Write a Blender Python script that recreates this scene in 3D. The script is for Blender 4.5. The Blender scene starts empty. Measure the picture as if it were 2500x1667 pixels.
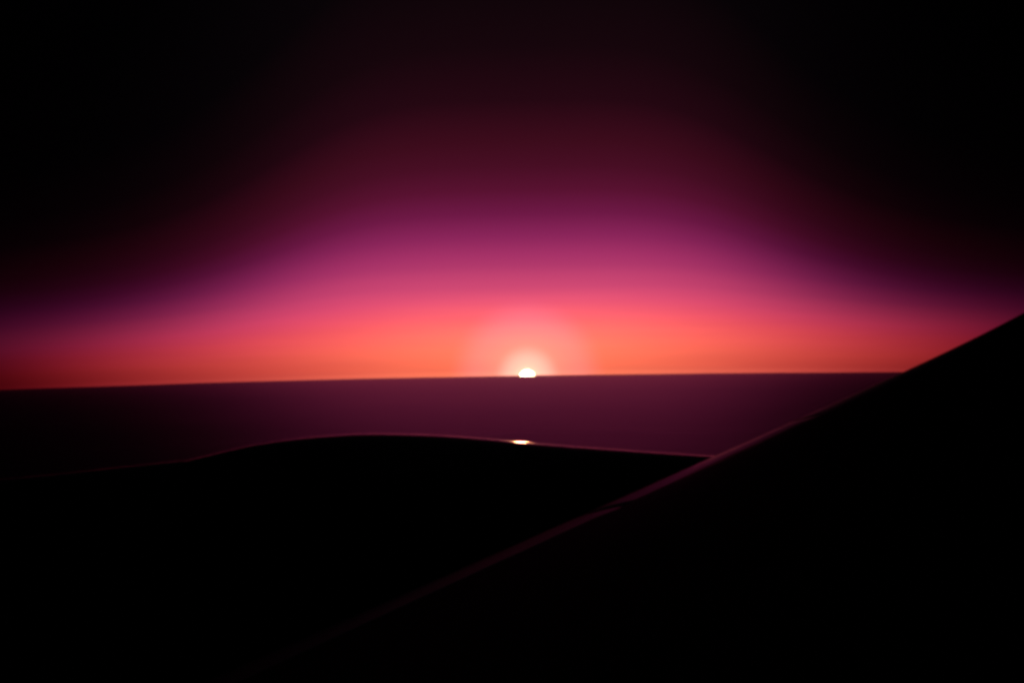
import bpy, math
import numpy as np
from mathutils import Matrix, Vector

R = math.radians
scene = bpy.context.scene
col = scene.collection

# ------------------------------------------------------------------ camera
HFOV = 38.0
DIP = R(3.37)                       # dip of the horizon seen from cruising height
cam_d = bpy.data.cameras.new('camera')
cam = bpy.data.objects.new('camera', cam_d)
col.objects.link(cam)
cam_d.sensor_fit = 'HORIZONTAL'
cam_d.sensor_width = 36.0
cam_d.lens = 18.0 / math.tan(R(HFOV / 2))
cam_d.clip_start = 0.05
cam_d.clip_end = 200000.0
cam.matrix_world = Matrix.Rotation(R(90 - 2.07), 4, 'X') @ Matrix.Rotation(R(-0.985), 4, 'Z')
cam_d.dof.use_dof = True
cam_d.dof.focus_distance = 13.0
cam_d.dof.aperture_fstop = cam_d.lens * 1e-3 / 0.013
scene.camera = cam

# ------------------------------------------------------------------ sky and sun
SUN_AZ, SUN_EL, SUN_RAD = R(0.565), -DIP - R(0.10), R(0.275)
sun_dir = Vector((math.sin(SUN_AZ) * math.cos(SUN_EL), math.cos(SUN_AZ) * math.cos(SUN_EL), math.sin(SUN_EL)))

world = bpy.data.worlds.new('World')
scene.world = world
world.use_nodes = True
wn, wl = world.node_tree.nodes, world.node_tree.links
wn.clear()


def val(x, sock):
    if isinstance(x, (int, float)):
        sock.default_value = x
    else:
        wl.new(x, sock)


def m(op, a, b=0.0, c=None, clamp=False):
    n = wn.new('ShaderNodeMath')
    n.operation = op
    n.use_clamp = clamp
    val(a, n.inputs[0])
    val(b, n.inputs[1])
    if c is not None:
        val(c, n.inputs[2])
    return n.outputs[0]


tc = wn.new('ShaderNodeTexCoord')
nrm = wn.new('ShaderNodeVectorMath')
nrm.operation = 'NORMALIZE'
wl.new(tc.outputs['Generated'], nrm.inputs[0])
sep = wn.new('ShaderNodeSeparateXYZ')
wl.new(nrm.outputs[0], sep.inputs[0])
DEG = 180 / math.pi
elev = m('MULTIPLY', m('ADD', m('ARCSINE', sep.outputs[2]), DIP), DEG)      # degrees above the visible horizon
azim = m('MULTIPLY', m('SUBTRACT', m('ARCTAN2', sep.outputs[0], sep.outputs[1]), SUN_AZ), DEG)
absaz = m('ABSOLUTE', azim)
dt = wn.new('ShaderNodeVectorMath')
dt.operation = 'DISTANCE'                                   # chord: precise for small angles
wl.new(nrm.outputs[0], dt.inputs[0])
dt.inputs[1].default_value = sun_dir
sdist = m('MULTIPLY', dt.outputs['Value'], DEG)             # degrees from the sun

# the twilight: a low red-orange layer of even height, and a purple arch above it that sinks and dims away from the sun
spread = m('DIVIDE', 1.0, m('ADD', 1.0, m('POWER', m('DIVIDE', 13.0, m('MAXIMUM', absaz, .5)), 4.0)))
up = m('MAXIMUM', elev, 0.0)
u_low = m('MULTIPLY', m('MULTIPLY', up, m('ADD', 1.0, m('MULTIPLY', spread, .58))), 1 / 24.0, clamp=True)
u_arch = m('MULTIPLY', m('MULTIPLY', up, m('ADD', 1.0, m('MULTIPLY', spread, 1.25))), 1 / 24.0, clamp=True)


def falloff(width, power):
    return m('DIVIDE', 1.0, m('ADD', 1.0, m('POWER', m('DIVIDE', absaz, width), power)))


b_low = m('MULTIPLY', falloff(10.5, 2.6), falloff(18.5, 10.0))  # second factor paints lens-vignette darkening into the low sky towards the sides
arch_az = m('ABSOLUTE', m('ADD', azim, .8))
b_arch = m('DIVIDE', 1.0, m('ADD', 1.0, m('POWER', m('DIVIDE', arch_az, 11.7), 4.5)))


def make_ramp(fac, stops):
    ramp = wn.new('ShaderNodeValToRGB')
    cr = ramp.color_ramp.elements
    while len(cr) < len(stops):
        cr.new(0.5)
    for e, (p, c) in zip(cr, stops):
        e.position = p / 24.0
    for e, (p, c) in zip(cr, stops):
        e.color = (*c, 1)
    wl.new(fac, ramp.inputs[0])
    return ramp.outputs[0]


low = make_ramp(u_low, [(0.0, (1.00, .215, .105)), (.10, (.97, .200, .095)), (.2, (.88, .165, .080)), (.4, (.95, .175, .080)), (.8, (1.06, .200, .098)),
                        (1.2, (1.10, .200, .105)), (1.7, (1.00, .165, .102)), (2.2, (.76, .110, .085)), (2.8, (.42, .056, .050)),
                        (3.4, (.16, .020, .022)), (4.2, (.03, .004, .005)), (5.2, (0, 0, 0))])
arch = make_ramp(u_arch, [(0.0, (.10, .010, .012)), (1.0, (.15, .016, .022)), (2.0, (.29, .028, .065)), (2.9, (.45, .044, .138)),
                          (3.4, (.47, .047, .152)), (3.9, (.45, .043, .150)), (4.6, (.365, .030, .134)), (5.4, (.250, .0180, .100)),
                          (6.2, (.155, .0096, .060)), (7.1, (.098, .0060, .030)), (8.0, (.064, .0045, .0175)), (8.9, (.046, .0036, .0115)),
                          (10.5, (.018, .0023, .006)), (12.5, (.008, .0018, .0036)), (16., (.0026, .0012, .0020)), (24., (.0010, .0007, .0011))])


def scaled(color, fac):
    n = wn.new('ShaderNodeVectorMath')
    n.operation = 'SCALE'
    if isinstance(color, tuple):
        n.inputs[0].default_value = color
    else:
        wl.new(color, n.inputs[0])
    val(fac, n.inputs['Scale'])
    return n.outputs[0]


def plus(a, b):
    n = wn.new('ShaderNodeVectorMath')
    n.operation = 'ADD'
    wl.new(a, n.inputs[0])
    wl.new(b, n.inputs[1])
    return n.outputs[0]


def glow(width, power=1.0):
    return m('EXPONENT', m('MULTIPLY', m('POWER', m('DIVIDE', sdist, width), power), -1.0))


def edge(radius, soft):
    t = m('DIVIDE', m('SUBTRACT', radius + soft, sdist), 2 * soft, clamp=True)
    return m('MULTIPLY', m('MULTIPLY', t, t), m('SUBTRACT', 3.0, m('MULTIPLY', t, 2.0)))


def tinted(color, r, g, b):
    bv = wn.new('ShaderNodeCombineXYZ')
    for k, x in enumerate((r, g, b)):
        wl.new(x, bv.inputs[k])
    mulv = wn.new('ShaderNodeVectorMath')
    mulv.operation = 'MULTIPLY'
    wl.new(color, mulv.inputs[0])
    wl.new(bv.outputs[0], mulv.inputs[1])
    return mulv.outputs[0]


# thin uneven streaks of far haze lying along the horizon
sv = wn.new('ShaderNodeCombineXYZ')
wl.new(m('MULTIPLY', azim, .16), sv.inputs[0])
wl.new(m('MULTIPLY', elev, 2.6), sv.inputs[1])
ns = wn.new('ShaderNodeTexNoise')
ns.inputs['Scale'].default_value = 1.0
ns.inputs['Detail'].default_value = 5.0
wl.new(sv.outputs[0], ns.inputs['Vector'])
low = scaled(low, m('ADD', .90, m('MULTIPLY', ns.outputs['Fac'], .20)))
sky = tinted(low, b_low, m('POWER', b_low, 1.85), m('POWER', b_low, 1.3))      # long low paths redden the sky
sky = plus(sky, tinted(arch, b_arch, m('POWER', b_arch, 1.1), m('POWER', b_arch, .95)))
# lens-flare halo discs painted softly into the sky, with glow brightening towards the sun
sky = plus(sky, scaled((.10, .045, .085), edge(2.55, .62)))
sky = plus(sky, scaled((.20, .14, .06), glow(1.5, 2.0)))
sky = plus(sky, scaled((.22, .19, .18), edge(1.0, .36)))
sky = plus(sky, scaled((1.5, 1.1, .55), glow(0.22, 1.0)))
disc = m('DIVIDE', m('SUBTRACT', SUN_RAD * DEG + .02, sdist), .03, clamp=True)
sky = plus(sky, scaled((30., 25., 12.), disc))
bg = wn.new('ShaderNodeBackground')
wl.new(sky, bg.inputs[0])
bg.inputs[1].default_value = 1.0
wo = wn.new('ShaderNodeOutputWorld')
wl.new(bg.outputs[0], wo.inputs[0])

sun_d = bpy.data.lights.new('sun', 'SUN')
sun = bpy.data.objects.new('sun', sun_d)
col.objects.link(sun)
sun_d.energy = 0.9
sun_d.angle = R(0.55)
sun_d.color = (1.0, .34, .15)
sun.rotation_euler = (-sun_dir).to_track_quat('-Z', 'Y').to_euler()

scene.view_settings.view_transform = 'Standard'
scene.view_settings.look = 'None'
scene.view_settings.exposure = 0.0
scene.view_settings.gamma = 1.0
scene.view_settings.use_curve_mapping = False
scene.cycles.use_denoising = True
scene.cycles.filter_width = 3.4
scene.cycles.max_bounces = 6


# ------------------------------------------------------------------ helpers
def mat(name, base, rough, metal=0.0, spec=0.5, noise=0.0, nscale=1.0, bump=0.0, bscale=4.0, rvar=0.0):
    mt = bpy.data.materials.new(name)
    mt.use_nodes = True
    nt = mt.node_tree
    b = nt.nodes['Principled BSDF']
    b.inputs['Base Color'].default_value = (*base, 1)
    b.inputs['Roughness'].default_value = rough
    b.inputs['Metallic'].default_value = metal
    b.inputs['Specular IOR Level'].default_value = spec
    co = nt.nodes.new('ShaderNodeTexCoord')
    if noise or rvar:
        tx = nt.nodes.new('ShaderNodeTexNoise')
        tx.inputs['Scale'].default_value = nscale
        tx.inputs['Detail'].default_value = 6
        nt.links.new(co.outputs['Object'], tx.inputs['Vector'])
    if noise:
        mx = nt.nodes.new('ShaderNodeMix')
        mx.data_type = 'RGBA'
        mx.inputs[6].default_value = (*[c * (1 - noise) for c in base], 1)
        mx.inputs[7].default_value = (*[min(1, c * (1 + noise)) for c in base], 1)
        nt.links.new(tx.outputs['Fac'], mx.inputs[0])
        nt.links.new(mx.outputs[2], b.inputs['Base Color'])
    if rvar:
        mr = nt.nodes.new('ShaderNodeMapRange')
        mr.inputs['To Min'].default_value = rough - rvar
        mr.inputs['To Max'].default_value = rough + rvar
        nt.links.new(tx.outputs['Fac'], mr.inputs['Value'])
        nt.links.new(mr.outputs[0], b.inputs['Roughness'])
    if bump:
        t2 = nt.nodes.new('ShaderNodeTexNoise')
        t2.inputs['Scale'].default_value = bscale
        t2.inputs['Detail'].default_value = 5
        nt.links.new(co.outputs['Object'], t2.inputs['Vector'])
        bp = nt.nodes.new('ShaderNodeBump')
        bp.inputs['Strength'].default_value = bump
        nt.links.new(t2.outputs['Fac'], bp.inputs['Height'])
        nt.links.new(bp.outputs[0], b.inputs['Normal'])
    return mt


def mesh_obj(name, verts, faces, material, parent=None, smooth=True, offset=(0, 0, 0)):
    me = bpy.data.meshes.new(name)
    me.from_pydata([tuple(v) for v in verts], [], faces)
    if smooth:
        me.polygons.foreach_set('use_smooth', [True] * len(me.polygons))
    me.materials.append(material)
    me.update()
    o = bpy.data.objects.new(name, me)
    col.objects.link(o)
    if parent:
        o.parent = parent
    o.location = offset
    return o


def grid_faces(nu, nv, close_v=False, base=0, flip=False):
    f = []
    for i in range(nu - 1):
        for j in range(nv if close_v else nv - 1):
            k = (j + 1) % nv
            q = (base + i * nv + j, base + i * nv + k, base + (i + 1) * nv + k, base + (i + 1) * nv + j)
            f.append(q[::-1] if flip else q)
    return f


M_CLOUD = mat('cloud', (.30, .29, .30), .225, spec=.9)
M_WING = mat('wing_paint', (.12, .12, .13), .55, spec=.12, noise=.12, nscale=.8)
M_SLAT = mat('bare_metal', (.90, .82, .83), .36, metal=1.0, rvar=.03, nscale=2.5)
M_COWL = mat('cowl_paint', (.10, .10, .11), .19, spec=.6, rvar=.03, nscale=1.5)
M_LIP = mat('lip_metal', (.62, .61, .62), .24, metal=1.0, rvar=.05, nscale=3)
M_DARK = mat('dark_liner', (.04, .04, .045), .6)
M_BLADE = mat('titanium', (.30, .30, .32), .35, metal=1.0)


# ------------------------------------------------------------------ cloud deck, curved with the earth
def vnoise(x, y, seed):
    xi, yi = np.floor(x).astype(np.int64), np.floor(y).astype(np.int64)
    fx, fy = x - xi, y - yi
    fx, fy = fx * fx * (3 - 2 * fx), fy * fy * (3 - 2 * fy)

    def h(a, b):
        n = (a * 374761393 + b * 668265263 + seed * 974634) & 0xffffffff
        n = ((n ^ (n >> 13)) * 1274126177) & 0xffffffff
        return ((n ^ (n >> 16)) & 0xffff) / 65535.0
    return (h(xi, yi) * (1 - fx) + h(xi + 1, yi) * fx) * (1 - fy) + (h(xi, yi + 1) * (1 - fx) + h(xi + 1, yi + 1) * fx) * fy


def build_deck():
    RAD = 318500.0
    hgt = RAD * (1 / math.cos(DIP) - 1) + 6.0
    rings = np.concatenate([np.linspace(0, 2500, 12)[1:-1], np.linspace(2500, 24000, 330)])
    nseg = 1200
    th = np.linspace(0, 2 * math.pi, nseg, endpoint=False)
    D, T = np.meshgrid(rings, th, indexing='ij')
    x, y = D * np.sin(T), D * np.cos(T)
    n = np.zeros_like(x)
    for k, (sc, am) in enumerate([(2600, .5), (1100, .28), (480, .15), (210, .07)]):
        n += am * vnoise(x / sc + 31.7 * k, y / sc + 11.3 * k, 7 + k)
    z = -hgt - (RAD - np.sqrt(RAD * RAD - D * D)) + (n - .5) * np.interp(D, [0, 9000, 15500, 17500, 24000], [3, 3, 7, 24, 24])
    V = np.stack([x, y, z], -1).reshape(-1, 3)
    V = np.vstack([[[0, 0, -hgt]], V])
    i = np.arange(len(rings) - 1)[:, None] * nseg
    j = np.arange(nseg)[None, :]
    k = (j + 1) % nseg
    Q = np.stack([1 + i + j, 1 + i + nseg + j, 1 + i + nseg + k, 1 + i + k], -1).reshape(-1, 4)
    me = bpy.data.meshes.new('cloud_deck')
    tri = np.stack([np.zeros(nseg, int), 1 + np.arange(nseg), 1 + (np.arange(nseg) + 1) % nseg], -1)
    me.vertices.add(len(V))
    me.vertices.foreach_set('co', V.astype(np.float32).ravel())
    nl = Q.size + tri.size
    me.loops.add(nl)
    me.loops.foreach_set('vertex_index', np.concatenate([Q.ravel(), tri.ravel()]).astype(np.int32))
    me.polygons.add(len(Q) + len(tri))
    me.polygons.foreach_set('loop_start', np.concatenate([np.arange(len(Q)) * 4, Q.size + np.arange(len(tri)) * 3]).astype(np.int32))
    me.update(calc_edges=True)
    me.validate()
    me.polygons.foreach_set('use_smooth', [True] * len(me.polygons))
    me.materials.append(M_CLOUD)
    o = bpy.data.objects.new('cloud_deck', me)
    col.objects.link(o)
    o['kind'] = 'structure'
    o['label'] = 'dark cloud layer spreading flat to the curved horizon below the sunset'
    # upward normals
    if me.polygons[len(Q) // 2].normal.z < 0:
        me.flip_normals()
    return o


build_deck()

# ------------------------------------------------------------------ airliner
BASE = Vector((0.0, 2.0, -3.2))
OFF = tuple(-BASE)
plane = bpy.data.objects.new('airplane', None)
col.objects.link(plane)
plane.location = BASE
plane.empty_display_size = 1.0
plane['label'] = 'dark airliner wing and big engine nacelle with thin red sunset highlights'
plane['category'] = 'airplane'


def foil(q, t):
    return 5 * t * (.2969 * np.sqrt(q) - .126 * q - .3516 * q * q + .2843 * q ** 3 - .1036 * q ** 4)


def wing_pt(y, q, surf=1, lift=0.0):
    """Point on the wing: y runs outboard, q is the fraction of the chord, surf +1 upper / -1 lower skin."""
    c = np.interp(y, [1, 12, 30], [9, 6.4, 2.6])
    t = np.interp(y, [1, 12, 30], [.105, .09, .08])
    lx = -4.582 + .532 * y
    lz = -2.0377 + .05573 * y + .001097 * max(0.0, y - 15) ** 2
    tw = R(np.interp(y, [1, 12, 30], [3, 2.2, .5]))
    s, h = q * c, surf * foil(q, t) * c * (1.0 if surf > 0 else .8) + lift
    return (lx + s * math.cos(tw) + h * math.sin(tw), y, lz + h * math.cos(tw) - s * math.sin(tw))


def loft(name, ys, loop, material, parent, offset=(0, 0, 0)):
    """Closed section loop [(q, surf, lift), ...] carried along the span, with end caps."""
    n = len(loop)
    v = [wing_pt(y, q, s, l) for y in ys for (q, s, l) in loop]
    f = grid_faces(len(ys), n, True)
    f.append(tuple(range(n))[::-1])
    f.append(tuple((len(ys) - 1) * n + i for i in range(n)))
    o = mesh_obj(name, v, f, material, parent, True, offset)
    for k in (-1, -2):                                  # flat end caps keep the skin's shading clean
        o.data.polygons[len(f) + k].use_smooth = False
    return o


FRONT = .062
qs = [FRONT + (1 - FRONT) * (i / 34) ** 1.5 for i in range(35)]
main_loop = [(q, 1, 0) for q in reversed(qs)] + [(q, -1, 0) for q in qs[:-1]]
# the wing box starts just behind the bare metal leading edge
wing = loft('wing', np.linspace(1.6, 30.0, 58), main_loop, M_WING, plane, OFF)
wing['label'] = 'dark matt upper wing surface rising to the right'

nose = [FRONT * (i / 26) ** 2 for i in range(27)]
edge_loop = [(q, 1, 0) for q in reversed(nose)] + [(q, -1, 0) for q in nose[1:]]
edges = [1.7, 5.4, 9.0, 12.9, 16.8, 20.7, 24.6, 28.4]
for a, b in zip(edges[:-1], edges[1:]):
    loft('leading_edge', np.linspace(a + .001, b - .001, 16), edge_loop, M_SLAT, wing)


def panel(name, y0, y1, q0, q1, up):
    """A thin control surface lying on the upper skin."""
    k = 9
    q = [q0 + (q1 - q0) * i / (k - 1) for i in range(k)]
    loop = [(x, 1, up) for x in reversed(q)] + [(x, 1, -.012) for x in q]
    return loft(name, np.linspace(y0, y1, 8), loop, M_WING, wing)


for a, b in [(7.0, 8.9), (9.0, 10.9), (13.4, 15.3), (15.4, 17.3), (17.4, 19.3)]:
    panel('spoiler', a, b - .02, .62, .76, .004)
panel('flap', 2.4, 11.2, .775, .985, .004)
panel('flap', 11.3, 20.4, .775, .985, .004)
panel('aileron', 20.6, 27.4, .775, .985, .004)


def winglet():
    v = []
    n = 14
    for i in range(n):
        w = i / (n - 1)
        ang = w * R(62)
        y = 30.0 + 2.6 * math.sin(ang) * .9
        zup = 2.6 * (1 - math.cos(ang))
        ch = 2.6 * (1 - .62 * w)
        x0 = wing_pt(30, 0)[0] + 1.9 * w
        z0 = wing_pt(30, 0)[2] + zup
        for q, s in [(x, 1) for x in reversed([j / 10 for j in range(11)])] + [(j / 10, -1) for j in range(1, 10)]:
            h = s * float(foil(np.float64(q), .08)) * ch
            v.append((x0 + q * ch, y - h * math.sin(ang), z0 + h * math.cos(ang)))
    f = grid_faces(n, 20, True)
    f.append(tuple((n - 1) * 20 + i for i in range(20)))
    return mesh_obj('winglet', v, f, M_WING, wing)


winglet()

# engine: bodies of revolution about a fore-and-aft axis
YC, ZC = 11.5, -2.64


def spline(pts, n):
    """Catmull-Rom through (x, r) points, n steps for each span."""
    P = [pts[0]] + list(pts) + [pts[-1]]
    out = []
    for i in range(1, len(P) - 2):
        p0, p1, p2, p3 = (np.array(p, float) for p in P[i - 1:i + 3])
        for k in range(n):
            t = k / n
            out.append(.5 * (2 * p1 + (p2 - p0) * t + (2 * p0 - 5 * p1 + 4 * p2 - p3) * t * t + (3 * p1 - p0 - 3 * p2 + p3) * t ** 3))
    out.append(np.array(pts[-1], float))
    return out


def revolve(name, prof, material, parent, offset=(0, 0, 0), seg=128, flip=False):
    v = []
    for x, r in prof:
        for j in range(seg):
            a = 2 * math.pi * j / seg
            v.append((x, YC + r * math.cos(a), ZC + r * math.sin(a)))
    return mesh_obj(name, v, grid_faces(len(prof), seg, True, flip=flip), material, parent, True, offset)


cowl_prof = [(-2.598, 1.332), (-2.44, 1.365), (-2.067, 1.446), (-1.757, 1.488), (-1.46, 1.512), (-1.138, 1.523), (-.646, 1.505),
             (-.216, 1.468), (.054, 1.436), (.398, 1.402), (1.076, 1.342), (1.569, 1.301)]
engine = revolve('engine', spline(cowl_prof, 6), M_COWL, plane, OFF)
engine['label'] = 'humped dark fan cowl of the engine below the sun'
inlet = revolve('inlet_cowl', spline([(-5.15, 1.09), (-4.9, 1.125), (-4.432, 1.175), (-4.044, 1.213), (-3.55, 1.252), (-3.076, 1.296), (-2.604, 1.338)], 6), M_LIP, engine)
lip = []
for i in range(17):
    a = -math.pi / 2 + math.pi * i / 16
    lip.append((-5.156 - .20 * math.cos(a), 1.02 - .07 * math.sin(a)))
revolve('inlet_lip', lip[::-1], M_LIP, engine)
revolve('inlet_duct', [(-5.15, .95), (-4.6, .90), (-4.0, .95), (-3.4, 1.05), (-2.6, 1.15), (-1.2, 1.2)], M_DARK, engine)
revolve('spinner', spline([(-3.5, .002), (-3.35, .12), (-3.0, .27), (-2.6, .36)], 5), M_DARK, engine, seg=48)
bl_v, bl_f = [], []
for i in range(9):
    w = i / 8
    r = .33 + (1.13 - .33) * w
    tw = R(20 + 42 * w)
    for s in (-1, 1):
        for e in (-1, 1):
            bl_v.append((s * .17 * math.cos(tw) + e * .008, s * .17 * math.sin(tw), r))
for i in range(8):
    b = i * 4
    for p, q in ((0, 1), (1, 3), (3, 2), (2, 0)):
        bl_f.append((b + p, b + q, b + 4 + q, b + 4 + p))
proto = mesh_obj('fan_blade', bl_v, bl_f, M_BLADE, engine)
for k in range(22):
    o = proto if k == 0 else proto.copy()
    if k:
        col.objects.link(o)
        o.parent = engine
    o.location = (-2.75, YC, ZC)
    o.rotation_euler = (2 * math.pi * k / 22, 0, 0)
revolve('reverser_cowl', spline([(1.577, 1.300), (2.077, 1.256), (2.7, 1.17), (3.3, 1.05), (3.32, 1.02), (2.6, 1.06)], 6), M_COWL, engine)
revolve('core_cowl', spline([(1.8, .80), (3.0, .78), (4.0, .60), (4.5, .48), (4.52, .44), (4.0, .46)], 5), M_BLADE, engine, seg=64)
revolve('exhaust_plug', spline([(3.9, .34), (4.6, .28), (5.1, .14), (5.4, .01)], 5), M_BLADE, engine, seg=48)


def pylon():
    v = []
    st = [(1.5, 1.0, .02), (1.8, 1.02, .16), (2.4, 1.1, .2), (3.4, 1.0, .2), (4.6, .7, .14), (5.6, .72, .02)]
    top = [1.10, 1.16, 1.22, 1.22, 1.12, 1.0]
    for (x, b, w), t in zip(st, top):
        for s, zz in ((-1, b), (-1, t), (1, t), (1, b)):
            v.append((x, YC + s * w, ZC + zz))
    f = grid_faces(len(st), 4, True) + [(3, 2, 1, 0), tuple(20 + i for i in range(4))]
    return mesh_obj('pylon', v, f, M_COWL, plane, False, OFF)


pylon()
